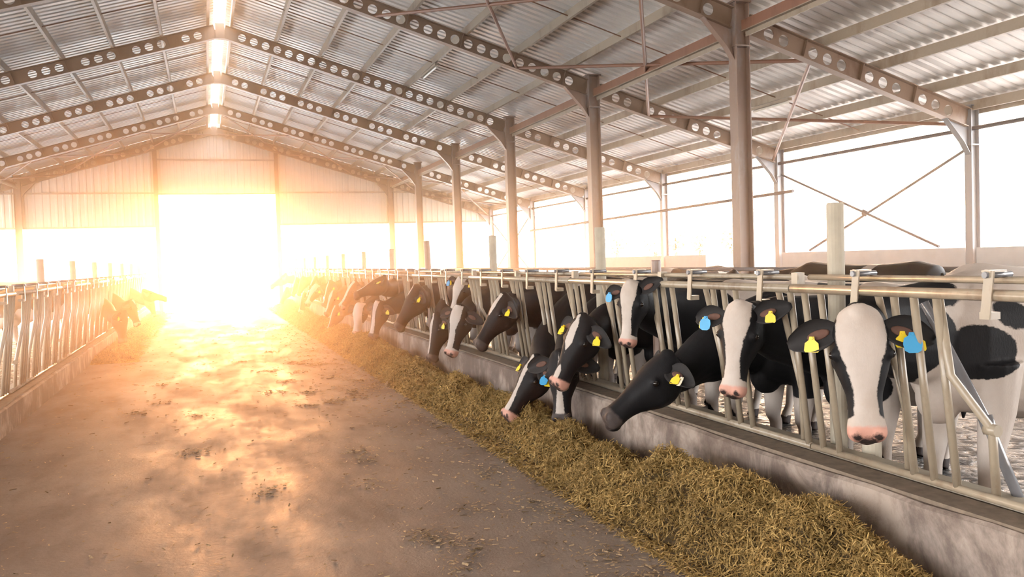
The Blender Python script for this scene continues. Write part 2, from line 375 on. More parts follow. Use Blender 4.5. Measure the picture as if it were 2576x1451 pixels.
XB = [XR+q for q in (0, 2.55, 5.3, 8.15, 11.15)]
segs = []
for i in range(1, 4):
    a, b = XB[i], XB[i+1]; n_ = ['over the nave middle', 'beside the inner columns', 'over the right aisle'][i-1]
    segs += [(rp(a, FY[1]), rp(b, FY[0]), n_+' of the nearest bay, outward to the camera'), (rp(a, FY[0]), rp(b, FY[1]), n_+' of the nearest bay, outward to the gable')]
rods('roof_brace', 'red-brown diagonal roof tube ', segs, M_['brace'], .03)
segs = []
for s, nm in ((1, 'right'), (-1, 'left')):
    for i in range(4):
        a, b = XR+s*(XB[i]-XR+.15), XR+s*(XB[i+1]-XR); n_ = ordn(i)+' from the ridge, '+nm+' slope by the gable'
        segs += [(rp(a, FY[4]), rp(b, FY[5]), n_+', falling to the gable'), (rp(b, FY[4]), rp(a, FY[5]), n_+', rising to the gable')]
rods('roof_brace', 'thin roof tube ', segs, M_['brace'], .025)
for x, y0, y1, l in ((4.82, 17.9, 19.1, 'long slim tube lamp under a nave purlin, second bay'), (9.9, 12.8, 13.9, 'long slim tube lamp under an aisle purlin, nearest bay')):
    t = thing('tube_lamp', l, 'lamp', (x, (y0+y1)/2, rz(x)+.05))
    MB().box((x, (y0+y1)/2, rz(x)+.10), (.09, y1-y0, .05)).build('lamp_housing', M_['purlin'], t)
    MB().tube([(x, y0+.04, rz(x)+.05), (x, y1-.04, rz(x)+.05)], .022, 10).build('tube_cover', M_['lamp'], t)

# low outer wall, stall pipe, yard background --------------------------------
def wallpiece(y0, y1, l):
    t = MB().box((XE+.02, (y0+y1)/2, .78), (.14, y1-y0, 1.58)).build('wall_right', M_['lowwall']); tag(t, kind='structure')
for a, b in ((3.0, 10.6), (10.82, 15.58), (18.6, 20.6), (20.82, 25.0)): wallpiece(a, b, '')
t = thing('stall_rail', 'long grey pipe rail along the brown columns behind the right pens', 'rail', (XA-.16, 12, 0))
MB().tube([(XA-.16, 2, 1.37), (XA-.16, 30, 1.37)], .03, 10).build('pipe', M_['greypipe'], t)
for y in range(3, 30, 3): MB().tube([(XA-.16, y, 0), (XA-.16, y, 1.37)], .026, 8).build('upright', M_['greypipe'], t)
def tree(x, y, h, l):
    t = thing('yard_tree', l, 'tree', (x, y, -.1), 'trees across the yard')
    MB().tube([(x, y, -.1), (x+.1, y, h*.4), (x, y, h*.7)], [.25, .18, .08], 8).build('trunk', M_['bark'], t)
    mb = MB(); rr = random.Random(int(x*7+y))
    for _ in range(420):
        g, e, r = rr.uniform(0, 6.28), rr.uniform(-1, 1), h*.3*rr.uniform(.3, 1)**.5
        c = V((x+r*math.cos(g)*math.sqrt(1-e*e), y+r*math.sin(g)*math.sqrt(1-e*e), h*.66+r*e*1.1)); s_ = h*.035
        a = V([rr.uniform(-1, 1) for _ in 'abc']).normalized()*s_; b = a.orthogonal().normalized()*s_
        mb.add([c-a-b, c+a-b, c+a+b, c-a+b], [(0, 1, 2, 3)])
    mb.build('crown', M_['leaf'], t)
for i, (x, y, h) in enumerate(((46, 92, 4.8), (50, 90, 4.2), (54, 92, 5.2), (58, 93, 4.6), (62, 92, 5.0))):
    tree(x, y, h, 'small pale tree across the yard, '+ordn(i)+' from the left of its row')
t = thing('yard_building', 'long low pale farm building across the yard on the right', 'building', (95, 105, -.1))
MB().box((95, 105, 1.7), (34, 8, 3.6)).build('wall', M_['lowwall'], t)
MB().prism([(77, 100.4, 3.4), (77, 109.6, 3.4), (77, 105, 5.2)], (36, 0, 0)).build('roof', M_['clad'], t)
for i in range(7): MB().box((80+i*5, 100.98, 2.5), (2.6, .08, .7)).build('window', M_['greypipe'], t)

# ------------------------------------------------------------------ curbs
def curb(name, label, x0, x1, h, s):
    t = thing(name, label, 'curb', ((x0+x1)/2, 16, 0))
    y0, y1 = -4, YG; n = 120; mb = MB(); pr = [(x0, 0), (x0, h-.015), (x0+s*.02, h), (x0+s*.13, h-.012), (x1, h-.0), (x1, 0)]
    rings = []
    for i in range(n+1):
        y = y0+(y1-y0)*i/n; j = random.uniform(-.006, .006)
        rings.append([V((x+(j if k in (1, 2) else 0), y, z+(j*.8 if 0 < k < 5 else 0))) for k, (x, z) in enumerate(pr)])
    mb.loft(rings if s > 0 else [r[::-1] for r in rings]); mb.build('concrete_wall', M_['curb'], t)
    MB().box((x0+s*.125, (y0+y1)/2, h+.004), (.17, y1-y0, .02)).build('dirty_ledge', M_['dirt'], t)
    MB().box((x1-s*.05, (y0+y1)/2, h+.02), (.10, y1-y0, .05)).build('rear_lip', M_['concrete'], t)
curb('feed_curb', 'low stained concrete curb along the right feed barrier', 2.95, 3.28, .485, 1)
curb('feed_curb', 'low stained concrete curb along the left feed barrier', -1.98, -2.26, .27, -1)

# ------------------------------------------------------------------ cows' neck slots
PITCH = .765; Y0S = 3.50
SL_R = lambda k: Y0S+PITCH*k
occ = {}
# ------------------------------------------------------------------ headlock panels
def bar_pts(y, xt, xb, z0, z1): return [(xb, y, z0), (xt, y, z1)]
_cache = {}
def panel(side, Yp, zb, occn, label, nearest=False):
    # local frame: x toward the pen for side=1, y along the barrier, tilted so the top leans over the alley
    t = thing('headlock_panel', label, 'feed barrier', (3.1 if side > 0 else -2.06, Yp, 0), ('right' if side > 0 else 'left')+' headlock panels')
    L = 3.06; xt, xb = -.055, .065
    def part(name, key, fn, mat, smooth=True, dy=0):
        key = (key, side)
        if key not in _cache:
            mb = MB(); fn(mb)
            if side < 0: mb.v = [(-x, y, z) for x, y, z in mb.v]; mb.f = [f[::-1] for f in mb.f]
            _cache[key] = mb.mesh(name, smooth=False); _cache[key].materials.append(mat)
            for p in _cache[key].polygons: p.use_smooth = len(p.vertices) == 4 and smooth
        o = bpy.data.objects.new(name, _cache[key]); COL.objects.link(o); o.parent = t; o.location = (0, dy, 0); return o
    part('top_rail', 'top', lambda m: m.tube([(xt, 0, 1.415), (xt, L, 1.415)], .0245, 12), M_['rail'])
    part('lock_rod', 'rod', lambda m: m.tube([(xt+.075, .05, 1.475), (xt+.075, L-.05, 1.475)], .016, 8), M_['rail'])
    part('bottom_rail', 'bot', lambda m: m.tube([(xb, 0, zb+.04), (xb, L, zb+.04)], .02, 10), M_['rail'])
    for k in range(4):
        s = .31+PITCH*k; oc = k in occn
        for j, d in enumerate((.24, .37, .49)):
            part('bar', 'bar', lambda m: m.tube([(xb, 0, zb+.04), (xt+.01, 0, 1.40)], .0185, 10), M_['rail'], dy=s+d)
        if oc: part('lock_bar', 'lockopen', lambda m: m.tube([(xb+.02, .0, zb+.05), (xb+.01, .0, zb+.35), (xt+.04, .075, 1.40)], .018, 10), M_['rail'], dy=s-.215)
        else:
            part('lock_bar', 'lockshut', lambda m: m.tube([(xb+.02, .0, zb+.05), (xb+.0, .0, zb+.34), (xt+.05, .15, 1.05), (xt+.04, .20, 1.40)], .0195, 10), M_['rail'], dy=s+.055)
            part('lock_joint', 'joint', lambda m: m.tube([(xb, -.03, zb+.34), (xb, .03, zb+.34)], .027, 10), M_['rail'], dy=s+.055)
        part('bracket', 'brk', lambda m: m.box((xt-.028, 0, 1.42), (.008, .045, .20), Matrix.Rotation(.12, 3, 'X')).box((xt+.01, 0, 1.515), (.09, .045, .008)).box((xt+.012, .025, 1.33), (.06, .05, .03)), M_['rail'], False, dy=s-.06)
        part('pivot', 'piv', lambda m: m.tube([(xt-.045, 0, 1.50), (xt+.10, 0, 1.50)], .014, 8), M_['greypipe'], dy=s-.06)
    for d in (.02, 1.53): part('rod_clip', 'clip', lambda m: m.box((xt+.06, 0, 1.455), (.05, .05, .09)), M_['rail'], False, dy=d)
    if nearest:
        part('push_bar', 'push', lambda m: m.tube([(xb+.12, -.1, zb-.1), (xb+.1, .12, zb+.36), (xt+.13, .37, 1.36)], .023, 10), M_['greypipe'], dy=1.90)
        part('bar_collar', 'collar', lambda m: m.tube([(xb+.1, .09, zb+.30), (xb+.1, .12, zb+.37)], .032, 10), M_['greypipe'], dy=1.90)
    return t
POSTY = [3.956+3.07*k for k in range(11)]
def post(x, y, h, r, label, mat, lean=0, grp=None):
    rg = random.Random(int(y*100)); m = MB().tube([(x, y, 0), (x+lean*.5, y, h*.5), (x+lean, y, h-.01), (x+lean, y, h)], [r*1.02, r, r, r*.9], 16)
    return tag(m.build('round_post', mat, smooth=False), label, 'post', grp)
for k, y in enumerate(POSTY):
    lab = 'tall round concrete post rising behind the right barrier, '+(ordn(k)+' from the camera' if k < 10 else 'farthest toward the door')
    if k == 3: post(3.35, y+.05, 1.95, .05, 'brown leaning round post behind the right barrier among the pale posts', M_['column'], -.06)
    else: post(3.35, y, 1.885 if k != 2 else 1.92, .047, lab, M_['concrete'], grp='right concrete posts')
post(3.33, 3.68, .9, .05, 'stub of a round concrete post under the nearest white-faced cow', M_['concrete'])
post(3.42, 6.14, 1.58, .04, 'short brown stub post just above the barrier rail near the second post', M_['column'])
for k in range(9):
    post(-2.28, 10.9+3.24*k, 1.84, .05, 'round concrete post rising behind the left barrier, '+ordn(k)+' from the camera', M_['concrete'], grp='left concrete posts')
# ------------------------------------------------------------------ cows
def hermite(p0, p1, t0, t1, n):
    o = []
    for i in range(n+1):
        t = i/n; a = 2*t**3-3*t*t+1; b = t**3-2*t*t+t; c = -2*t**3+3*t*t; d = t**3-t*t
        o.append(p0*a+t0*b+p1*c+t1*d)
    return o
def ring(c, side, upv, w, u, d, n=20, ex=2.3):
    o = []
    for k in range(n):
        g = 2*math.pi*k/n; cs, sn = math.cos(g), math.sin(g)
        a = math.copysign(abs(cs)**(2/ex), cs); b = math.copysign(abs(sn)**(2/ex), sn)
        o.append(c+side*(w*a)+upv*((u if b > 0 else d)*b))
    return o
HEAD = [(-.055, .045, -.035, .10), (-.03, .075, -.010, .15), (.015, .098, .006, .205), (.07, .112, .012, .243), (.13, .117, .012, .258), (.18, .116, .006, .255),
        (.235, .103, -.003, .238), (.29, .086, -.010, .205), (.345, .074, -.016, .176), (.40, .069, -.020, .158), (.445, .071, -.021, .150), (.49, .079, -.020, .150), (.525, .081, -.028, .148), (.55, .070, -.045, .135), (.565, .045, -.066, .112)]
HEAD = [(t, w*(1.12 if t < .3 else 1.07), tp, bt*1.08) for t, w, tp, bt in HEAD]
BODY = [(-1.42, 1.20, .08, .08, .10), (-1.36, 1.19, .19, .17, .24), (-1.18, 1.17, .26, .235, .36), (-.9, 1.10, .30, .28, .43), (-.55, 1.07, .335, .305, .46), (-.2, 1.06, .31, .33, .44),
        (.02, 1.08, .265, .335, .42), (.2, 1.07, .225, .27, .38), (.33, 1.03, .165, .19, .30), (.41, 1.0, .09, .10, .16)]
def ss(x, a, b):
    t = np.clip((x-a)/(b-a), 0, 1); return t*t*(3-2*t)
_tagmesh = {}
def eartag(kind, ear, P, n, down, lat, sc=1.0):
    # P on the ear, n out of the face of the tag, down its hanging direction
    if kind == 'b': pr = [(-.012, 0), (.012, 0), (.016, .014), (.034, .024), (.040, .05), (.034, .078), (.018, .088), (-.018, .088), (-.034, .078), (-.040, .05), (-.034, .024), (-.016, .014)]
    elif kind == 'w': pr = [(-.012, 0), (.012, 0), (.015, .05), (.010, .062), (-.010, .062), (-.015, .05)]
    else: pr = [(-.010, 0), (.010, 0), (.013, .016), (.029, .030), (.032, .062), (.027, .070), (-.027, .070), (-.032, .062), (-.029, .030), (-.013, .016)]
    mb = MB(); mb.prism([P+lat*(a*sc)+down*(b*sc) for a, b in pr], n*.004)
    mb.tube([P+down*.008-n*.012, P+down*.008+n*.009], .007*sc, 8)
    return mb.build('ear_tag', {'b': M_['blue'], 'w': M_['paletag']}.get(kind, M_['yellow']), ear)
COWS = []
def cow(slot, side, P, a, n, label, vox=.014, blaze=((0, .07), (.12, .075), (.25, .05), (.42, .05)), muzzle=.47, pink=True, lt='', rtg='', body=.5, neckw=0, X=None, rot=0, Lh=None, head_free=False, sc=1.0, seed=None, eardroop=.25, blobs=None, nkx=.2, eu=(0, 0)):
    """slot: where along the barrier the neck passes; P poll, a poll-to-nose direction, n forehead normal"""
    P = V(P); a = V(a).normalized(); n = V(n); n = (n-a*n.dot(a)).normalized(); l = a.cross(n)
    hs = sc*((Lh or .565)/.565)
    rr = random.Random(seed if seed is not None else int(abs(slot)*100))
    wx = X if X is not None else (3.93 if side > 0 else -2.9)
    f = V((-side*math.cos(rot), -side*math.sin(rot), 0)); lf = V((0, 0, 1)).cross(f)
    W0 = V((wx, slot, 0)); Z = V((0, 0, 1))
    G = lambda x, y, z: W0+(f*x+lf*y)*sc+Z*(z*sc)
    mb = MB()
    mb.loft([ring(G(x, 0, z), lf, Z, w*sc, u*sc, d*sc, 24, 2.5) for x, z, w, u, d in BODY])
    # head
    Hq = lambda t, y, m: P+a*(t*hs)+l*(y*hs)+n*(m*hs)
    mb.loft([ring(Hq(t, 0, (tp-bt)/2-.0), l, n, w*hs, (tp+bt)/2*hs, (tp+bt)/2*hs, 24, 2.5 if t < .3 else 2.2) for t, w, tp, bt in HEAD])
    for s in (-1, 1):
        mb.ellip(Hq(.165, s*.104, -.055), (.034*hs,)*3)                      # brow over the eye
        mb.ellip(Hq(.515, s*.045, -.058), (.040*hs,)*3)                     # nostril wing
        mb.ellip(Hq(.19, s*.07, -.18), (.06*hs,)*3)
    mb.ellip(Hq(.535, 0, -.132), (.055*hs, .05*hs, .042*hs))
    mb.ellip(Hq(-.015, 0, -.04), (.055*hs,)*3)                  # poll tuft
    # neck
    J = Hq(.05, 0, -.145); N0 = G(.12, 0, 1.10)
    pass_ = V(((3.14 if side > 0 else -2.1), slot, N0.z*.4+J.z*.6)) if not head_free else (N0+J)*.5
    pass_.y = slot*.75+J.y*.25 if not head_free else pass_.y
    tj = (n*.62-a*.35+ (J-pass_).normalized()*.9).normalized()
    d1 = (pass_-N0).length; d2 = (J-pass_).length; tm = (J-N0).normalized()
    c1 = hermite(N0, pass_, f*d1*1.0, tm*d1, 6); c2 = hermite(pass_, J, tm*d2, tj*d2*.7, 6)
    cc = c1+c2[1:]; rings = []; m = len(cc)
    for i, p in enumerate(cc):
        t = i/(m-1); tg = (cc[min(i+1, m-1)]-cc[max(i-1, 0)]).normalized()
        dv = Z*(1-t)+(n*.35-a)*t; dv = (dv-tg*dv.dot(tg)).normalized(); sd = tg.cross(dv)
        hh = (.30*(1-t)**1.3+.118*(1-(1-t)**1.3))*sc; ww = (.175*(1-t)**1.2+.088*(1-(1-t)**1.2))*sc
        rings.append(ring(p, sd, dv, ww, hh*.92, hh*(1.12-.12*t), 20, 2.2))
    mb.loft(rings)
    # dewlap
    # legs
    def leg(pts, rs): mb.tube([G(*p) for p in pts], [r*sc for r in rs], 12)
    fx = rr.uniform(-.06, .06)
    for s in (-1, 1):
        o_ = rr.uniform(-.08, .08)
        leg([(.12, s*.17, .95), (.10+o_*.2, s*.17, .70), (.13+o_*.6, s*.16, .44), (.12+o_, s*.155, .40), (.12+o_, s*.155, .14), (.14+o_, s*.155, .09), (.16+o_, s*.155, .0)], [.13, .085, .052, .046, .034, .043, .058])
        o_ = rr.uniform(-.1, .1)
        leg([(-1.12, s*.17, 1.0), (-1.02, s*.20, .78), (-1.20, s*.19, .56), (-1.27+o_*.5, s*.18, .50), (-1.22+o_, s*.18, .16), (-1.19+o_, s*.18, .09), (-1.16+o_, s*.18, .0)], [.20, .15, .07, .055, .037, .044, .058])
    mb.ellip(G(-1.0, 0, .66), (.17*sc, .15*sc, .16*sc))
    mb.ellip(G(.28, 0, .78), (.13*sc, .09*sc, .15*sc))
    me = mb.mesh('tmp', W0); tmp = bpy.data.objects.new('cow', me); COL.objects.link(tmp)
    md = tmp.modifiers.new('r', 'REMESH'); md.mode = 'VOXEL'; md.voxel_size = vox
    sm = tmp.modifiers.new('s', 'SMOOTH'); sm.factor = .5; sm.iterations = 4 if vox < .02 else 2
    dg = bpy.context.evaluated_depsgraph_get(); me2 = bpy.data.meshes.new_from_object(tmp.evaluated_get(dg)); tmp.modifiers.clear()
    tmp.data = me2; bpy.data.meshes.remove(me); me2.name = 'cow'; me2.shade_smooth()
    tmp.location = W0; tmp.data.materials.clear(); tmp.data.materials.append(M_['cow'] if pink else M_['cowdark'])
    # patterns as signed distances
    cnt = len(me2.vertices); co_ = np.empty(cnt*3, 'f'); me2.vertices.foreach_get('co', co_); co_ = co_.reshape(-1, 3)+np.array(W0)
    q = co_-np.array(P); T = q@np.array(a)/hs; Lq = q@np.array(l)/hs; Mq = q@np.array(n)/hs
    bq = co_-np.array(W0); bx = bq@np.array(f)/sc; by = bq@np.array(lf)/sc; bz = bq[:, 2]/sc
    ishead = (T > -.07) & (np.abs(Lq) < .17) & (Mq > -.31) & (Mq < .06) & (T < .62)
    bw = np.interp(T, [x for x, _ in blaze], [y for _, y in blaze])
    wh = np.where(Mq > -.17, bw-np.abs(Lq)-np.maximum(0, -.02-Mq)*.35, -.05)
    if muzzle is not None: wh = np.maximum(wh, T-muzzle-np.maximum(0, np.abs(Lq)-.05)*.6)
    wh = np.where(T < (-.035 if blaze[0][1] < .08 else -.06), np.minimum(wh, -.02) if not neckw else wh, wh)
    rb = np.random.RandomState(int(abs(slot)*37)+(seed or 0))
    bl = blobs if blobs is not None else [(rb.uniform(-1.4, .1), rb.choice([-1, 1])*.3, rb.uniform(.85, 1.4), rb.uniform(.16, .42)*(.6+body*.8)) for _ in range(7)]
    sdb = np.full(cnt, 9.)
    for x, y, z, r in bl:
        d = np.sqrt(((bx-x)*.8)**2+((by-y)*.8)**2+(bz-z)**2)-r-.05*np.sin(bx*9+z*7)*np.cos(bz*11+x*5)
        sdb = np.minimum(sdb, d)
    sdb = np.where(bz < .62, np.maximum(sdb, .62-bz), sdb)
    bodyw = sdb
    nk = nkx-bx+.06*np.sin(bz*14)
    if neckw == 0: bw_ = np.minimum(bodyw, nk)
    elif neckw == 1: bw_ = np.where(nk < 0, .05, bodyw)     # white neck
    else: bw_ = np.minimum(bodyw, np.where(nk < 0, (1.02-bz)*.6, 9))
    white = np.where(ishead, wh, bw_)
    if neckw == 0: white = np.where(ishead & (Mq < -.17) & (T < .4), -.05, white)
    pk = np.where(ishead, np.minimum(np.minimum(T-.508+(.02 if pink else .03), .09+Mq*.9 + .03), .06), -.1)
    pk = np.where(ishead & (T > .535) & (Mq > -.12), .02, pk)
    el = lambda y0, t0, m0, ry, rt_, rm: 1-np.sqrt(((np.abs(Lq)-y0)/ry)**2+((T-t0)/rt_)**2+((Mq-m0)/rm)**2)
    dk = np.where(ishead, np.maximum(el(.044, .532, -.040, .021, .024, .022), el(0., .565, -.112, .060, .05, .008))*.02, -.1)
    dk = np.maximum(dk, np.where(ishead, el(.0, .558, -.075, .045, .032, .040)*.012+.001, -.1))
    dk = np.maximum(dk, np.where(bz < .075, .02, -.1))
    for nm, ar in (('white', white), ('pink', pk), ('dark', dk)):
        at = me2.attributes.new(nm, 'FLOAT', 'POINT'); at.data.foreach_set('value', ar.astype('f'))
    tag(tmp, label, 'cow')
    # ears
    for s, tg in ((1, lt), (-1, rtg)):
        e = (l*s*1.0-n*.22+a*eardroop+Z*(-.05+eu[0 if s > 0 else 1])).normalized(); wv = (-a-e*(-a).dot(e)).normalized(); nn = e.cross(wv)
        if nn.dot(n) < 0: nn = -nn
        R0 = Hq(.045, s*.095, -.07); vs = []; fs = []; nu, nv = 10, 8
        for layer in (0, 1):
            for i in range(nu+1):
                u = i/nu; hw = (.028+.046*math.sin(math.pi*min(1, u*1.02)**.8))*(1 if u < .93 else .55)*hs
                for j in range(nv+1):
                    v_ = j/nv*2-1
                    vs.append(R0+e*(u*.240*hs)+wv*(v_*hw)+nn*((v_*v_*.55*hw)-(0.0 if layer == 0 else .008*hs)-u*u*.015*hs))
        K = (nu+1)*(nv+1); idx = lambda L_, i, j: L_*K+i*(nv+1)+j
        for i in range(nu):
            for j in range(nv):
                fs.append((idx(0, i, j), idx(0, i+1, j), idx(0, i+1, j+1), idx(0, i, j+1))); fs.append((idx(1, i, j), idx(1, i, j+1), idx(1, i+1, j+1), idx(1, i+1, j)))
        for i in range(nu):
            for j in (0, nv): fs.append((idx(0, i, j), idx(1, i, j), idx(1, i+1, j), idx(0, i+1, j)))
        for j in range(nv): fs.append((idx(0, nu, j), idx(1, nu, j), idx(1, nu, j+1), idx(0, nu, j+1)))
        ear = MB().add(vs, fs).build('ear', M_['ear'], tmp, smooth=True)
        if vox < .02: MB().ellip(R0+e*.09*hs+nn*.004, (.055*hs, .024*hs, .006*hs), 12, 7, Matrix((e, wv, nn)).transposed()).build('inner_ear', M_['earin'], ear, smooth=True)
        hang = (Z*-1-nn*(Z*-1).dot(nn)*.6); hang = (hang-nn*hang.dot(nn)).normalized(); la = hang.cross(nn)
        for k, c in enumerate(tg):
            off = {0: 0, 1: .035, 2: -.03}[k]
            eartag(c, ear, R0+e*((.115+off)*hs)+nn*(.012+.008*(2-k)+(.02 if c == 'b' else 0)), nn, hang, la, hs*1.05)
    for s in (-1, 1):
        MB().ellip(Hq(.168, s*.122, -.058), (.021*hs,)*3, 14, 9).build('eye', M_['eye'], tmp, smooth=True)
    if vox < .025:
        MB().tube([G(-1.40, 0, 1.27), G(-1.50, 0, 1.1), G(-1.50, 0, .7), G(-1.49, .02, .42), G(-1.48, .02, .3)], [.03*sc, .022*sc, .017*sc, .04*sc, .008], 10).build('tail', M_['ear'], tmp, smooth=True)
    if not head_free: occ.setdefault(side, []).append(slot); COWS.append(tmp)
    return tmp
NB = ((0, .02), (.1, .03), (.3, .02), (.45, .035)); FB = ((0, .112), (.10, .115), (.2, .08), (.32, .052), (.42, .058)); MBZ = ((0, .03), (.1, .055), (.25, .03), (.4, .03))
NONE = ((0, -.05), (.5, -.05))
C1B = [(.30, .24, 1.0, .14), (.12, .28, 1.19, .075), (.70, .05, 1.05, .27), (.5, .1, 1.34, .17), (-1.2, -.2, 1.2, .4), (-.7, -.3, 1.3, .3)]
cow(3.50, 1, (2.85, 3.21, 1.31), (-.07, -.16, -.985), (-.60, -.80, .03), 'nearest cow at the right, white face toward the camera, blue tag on its right-hand ear',
    .0105, FB, .44, True, 'y', 'byy', .3, Lh=.54, sc=1.08, X=3.92, nkx=.50, blobs=C1B)
cow(4.27, 1, (2.80, 4.12, 1.31), (-.19, -.06, -.97), (-.82, -.56, .1), 'second nearest cow, white blaze, pink nose above the outstretched neck of the all-black cow',
    .0105, ((0, .088), (.10, .09), (.2, .06), (.32, .046), (.42, .06)), .44, True, 'by', 'y', .2, Lh=.50, eu=(.15, .75), seed=11)
cow(5.03, 1, (2.75, 4.89, .98), (-.75, .16, -.64), (-.58, -.05, .80), 'all-black cow stretching its head low to the left over the curb',
    .0105, NONE, None, False, '', 'yw', .3, Lh=.57, eardroop=-.1)
cow(5.80, 1, (2.85, 5.53, 1.41), (-.16, -.06, -.97), (-.86, -.50, .05), 'white-faced cow holding its head up behind and above the all-black cow',
    .0105, ((0, .085), (.10, .085), (.2, .058), (.32, .05), (.42, .06)), .45, True, 'by', '', .2, Lh=.44, eu=(.1, .9), seed=3)
cow(6.56, 1, (2.80, 6.31, 1.13), (-.45, .04, -.89), (-.84, -.30, .45), 'black cow with slanted white blaze, head just above a lower hanging head',
    .0115, ((0, .015), (.06, .04), (.2, .042), (.27, .0), (.36, -.01), (.42, .03)), .50, True, 'yy', 'y', .7, Lh=.58)
cow(7.34, 1, (2.72, 6.55, .815), (-.08, -.12, -.98), (-.62, -.78, .1), 'cow hanging its grey-muzzled head straight down, half hidden by the slanted-blaze cow',
    .0115, ((0, .0), (.15, .02), (.3, .022), (.45, .04)), .53, False, '', '', .7, Lh=.56)
cow(8.10, 1, (2.70, 7.12, .735), (-.55, .02, -.84), (-.85, -.25, .5), 'dark cow eating hay with its neck stretched down, blue tag, left of the slanted-blaze cow',
    .0115, NB, .50, True, 'y', 'by', .8, Lh=.58)
cow(8.87, 1, (2.80, 8.25, 1.25), (-.55, .08, -.83), (-.75, -.1, .62), 'dark brown cow with short white forehead patch and two yellow ear tags',
    .013, ((0, .035), (.12, .045), (.2, .02), (.28, -.03), (.5, -.03)), None, False, 'y', 'y', .7, Lh=.57)
cow(10.39, 1, (2.80, 9.86, 1.06), (-.28, -.04, -.96), (-.78, -.6, .1), 'cow with long white blaze and pink nose, below another white forehead',
    .013, ((0, .07), (.12, .075), (.25, .04), (.42, .045)), .46, True, '', '', .6, Lh=.58)
cow(11.15, 1, (3.02, 10.5, 1.39), (-.30, .05, -.95), (-.85, -.5, .1), 'white-foreheaded cow high at the rail, right behind the long-blaze cow',
    .015, FB, .46, True, 'yb', 'y', .5, Lh=.46, eu=(.2, .6))
cow(11.9, 1, (2.75, 10.8, .92), (-.25, -.06, -.97), (-.96, -.12, .2), 'brown cow eating nose down with thin white blaze, left of the long-blaze cow',
    .015, ((0, .02), (.12, .04), (.3, .02), (.45, .02)), None, False, '', 'y', .7, Lh=.58)
cow(12.75, 1, (2.75, 11.91, 1.27), (-.52, .04, -.85), (-.8, -.1, .6), 'broad brown cow with a long dark lowered head, right of the level-headed cow',
    .015, ((0, .01), (.1, .015), (.2, -.02), (.5, -.02)), None, False, '', 'y', .7, Lh=.64)
cow(14.97, 1, (2.72, 14.04, 1.41), (-.86, .1, -.42), (-.4, .1, .9), 'level-headed brown cow reaching its head out above its neighbours',
    .018, ((0, .04), (.2, .035), (.5, .05)), None, False, '', 'y', .7, neckw=0, Lh=.56)
cow(14.2, 1, (2.65, 14.25, .96), (-.25, -.05, -.97), (-.8, -.55, .1), 'cow with dark cheek eating beneath the level-headed cow',
    .018, ((0, .05), (.2, .03), (.5, .05)), .5, False, '', 'y', .6, Lh=.60)
cow(16.5, 1, (2.65, 16.2, .84), (-.17, -.05, -.98), (-.75, -.65, .1), 'pale-faced cow with its all-white head straight down at the hay',
    .018, ((0, .12), (.5, .12)), .3, True, '', '', .3, Lh=.56)
cow(18.1, 1, (2.8, 17.5, 1.25), (-.57, .0, -.80), (-.7, -.3, .6), 'brown cow with white blaze and nose, half raised, left of the level-headed cow',
    .02, ((0, .05), (.2, .04), (.5, .05)), .5, True, '', '', .6, Lh=.58)
cow(18.9, 1, (2.6, 18.9, .70), (-.39, -.02, -.92), (-.85, -.2, .4), 'brown cow eating low down, just left of the pale-faced cow',
    .02, ((0, .03), (.3, .02), (.5, .03)), None, False, '', 'y', .7)
cow(21.2, 1, (2.75, 20.8, 1.2), (-.35, -.02, -.93), (-.85, -.25, .4), 'dark brown cow with head down in the middle of the far crowd, yellow ear tag', .022, NB, None, False, 'y', 'y', .8, Lh=.6)
cow(20.4, 1, (2.7, 19.9, 1.0), (-.4, -.1, -.9), (-.8, -.4, .3), 'red-brown cow beside the dark cow in the far crowd, small blaze', .022, MBZ, .5, False, '', 'y', .6)
cow(22.6, 1, (2.62, 22.6, 1.1), (-.5, -.1, -.85), (-.75, -.5, .3), 'cow with broad white face in the orange glow of the far crowd', .022, FB, .4, True, '', 'y', .4)
cow(24.2, 1, (2.75, 23.8, 1.28), (-.45, 0, -.9), (-.8, -.2, .5), 'cow with narrow blaze, head up at the rail, left of the far broad white face', .024, MBZ, .5, True, '', '', .6)
cow(25.7, 1, (2.6, 25.4, .8), (-.3, 0, -.95), (-.9, -.2, .3), 'cow eating low with a white nose, fifth from the far end of the right row', .024, NB, .45, True, '', '', .6)
cow(27.2, 1, (2.75, 27.0, 1.25), (-.35, 0, -.93), (-.9, -.2, .4), 'dark cow with lowered head, fourth from the far end of the right row', .026, NONE, None, False, '', '', .8)
cow(28.8, 1, (2.7, 28.4, 1.2), (-.35, -.1, -.93), (-.9, -.3, .4), 'cow nodding down with narrow blaze, third from the far end of the right row', .026, MBZ, .5, True, '', '', .7)
cow(30.9, 1, (2.6, 30.9, .85), (-.45, 0, -.85), (-.8, -.2, .5), 'small far cow eating below the last raised head of the right row', .026, NONE, None, False, '', '', .8)
cow(33.0, 1, (2.72, 32.8, 1.32), (-.80, .04, -.55), (-.5, 0, .85), 'farthest cow of the right row, head raised toward the bright door', .026, NONE, None, False, '', '', .8, Lh=.7)
# standing cows deeper in the pens
cow(8.1, 1, (6.25, 9.3, 1.38), (-.3, .75, -.5), (-.2, .4, .86), 'cow standing deep in the right pen, black back with a white stripe above the rail', .02, MBZ, .45, True, '', '', .9, X=6.55, rot=-1.3, head_free=True, sc=1.05,
    blobs=[(-1.3, 0, 1.2, .45), (-.2, 0, 1.3, .42), (.1, 0, 1.2, .4)])
cow(12.3, 1, (6.2, 12.6, 1.2), (-.6, .3, -.7), (-.6, .2, .7), 'cow standing deep in the right pen, left of the striped-back cow', .03, MBZ, .45, True, '', '', .6, X=7.0, rot=.2, head_free=True, seed=5)
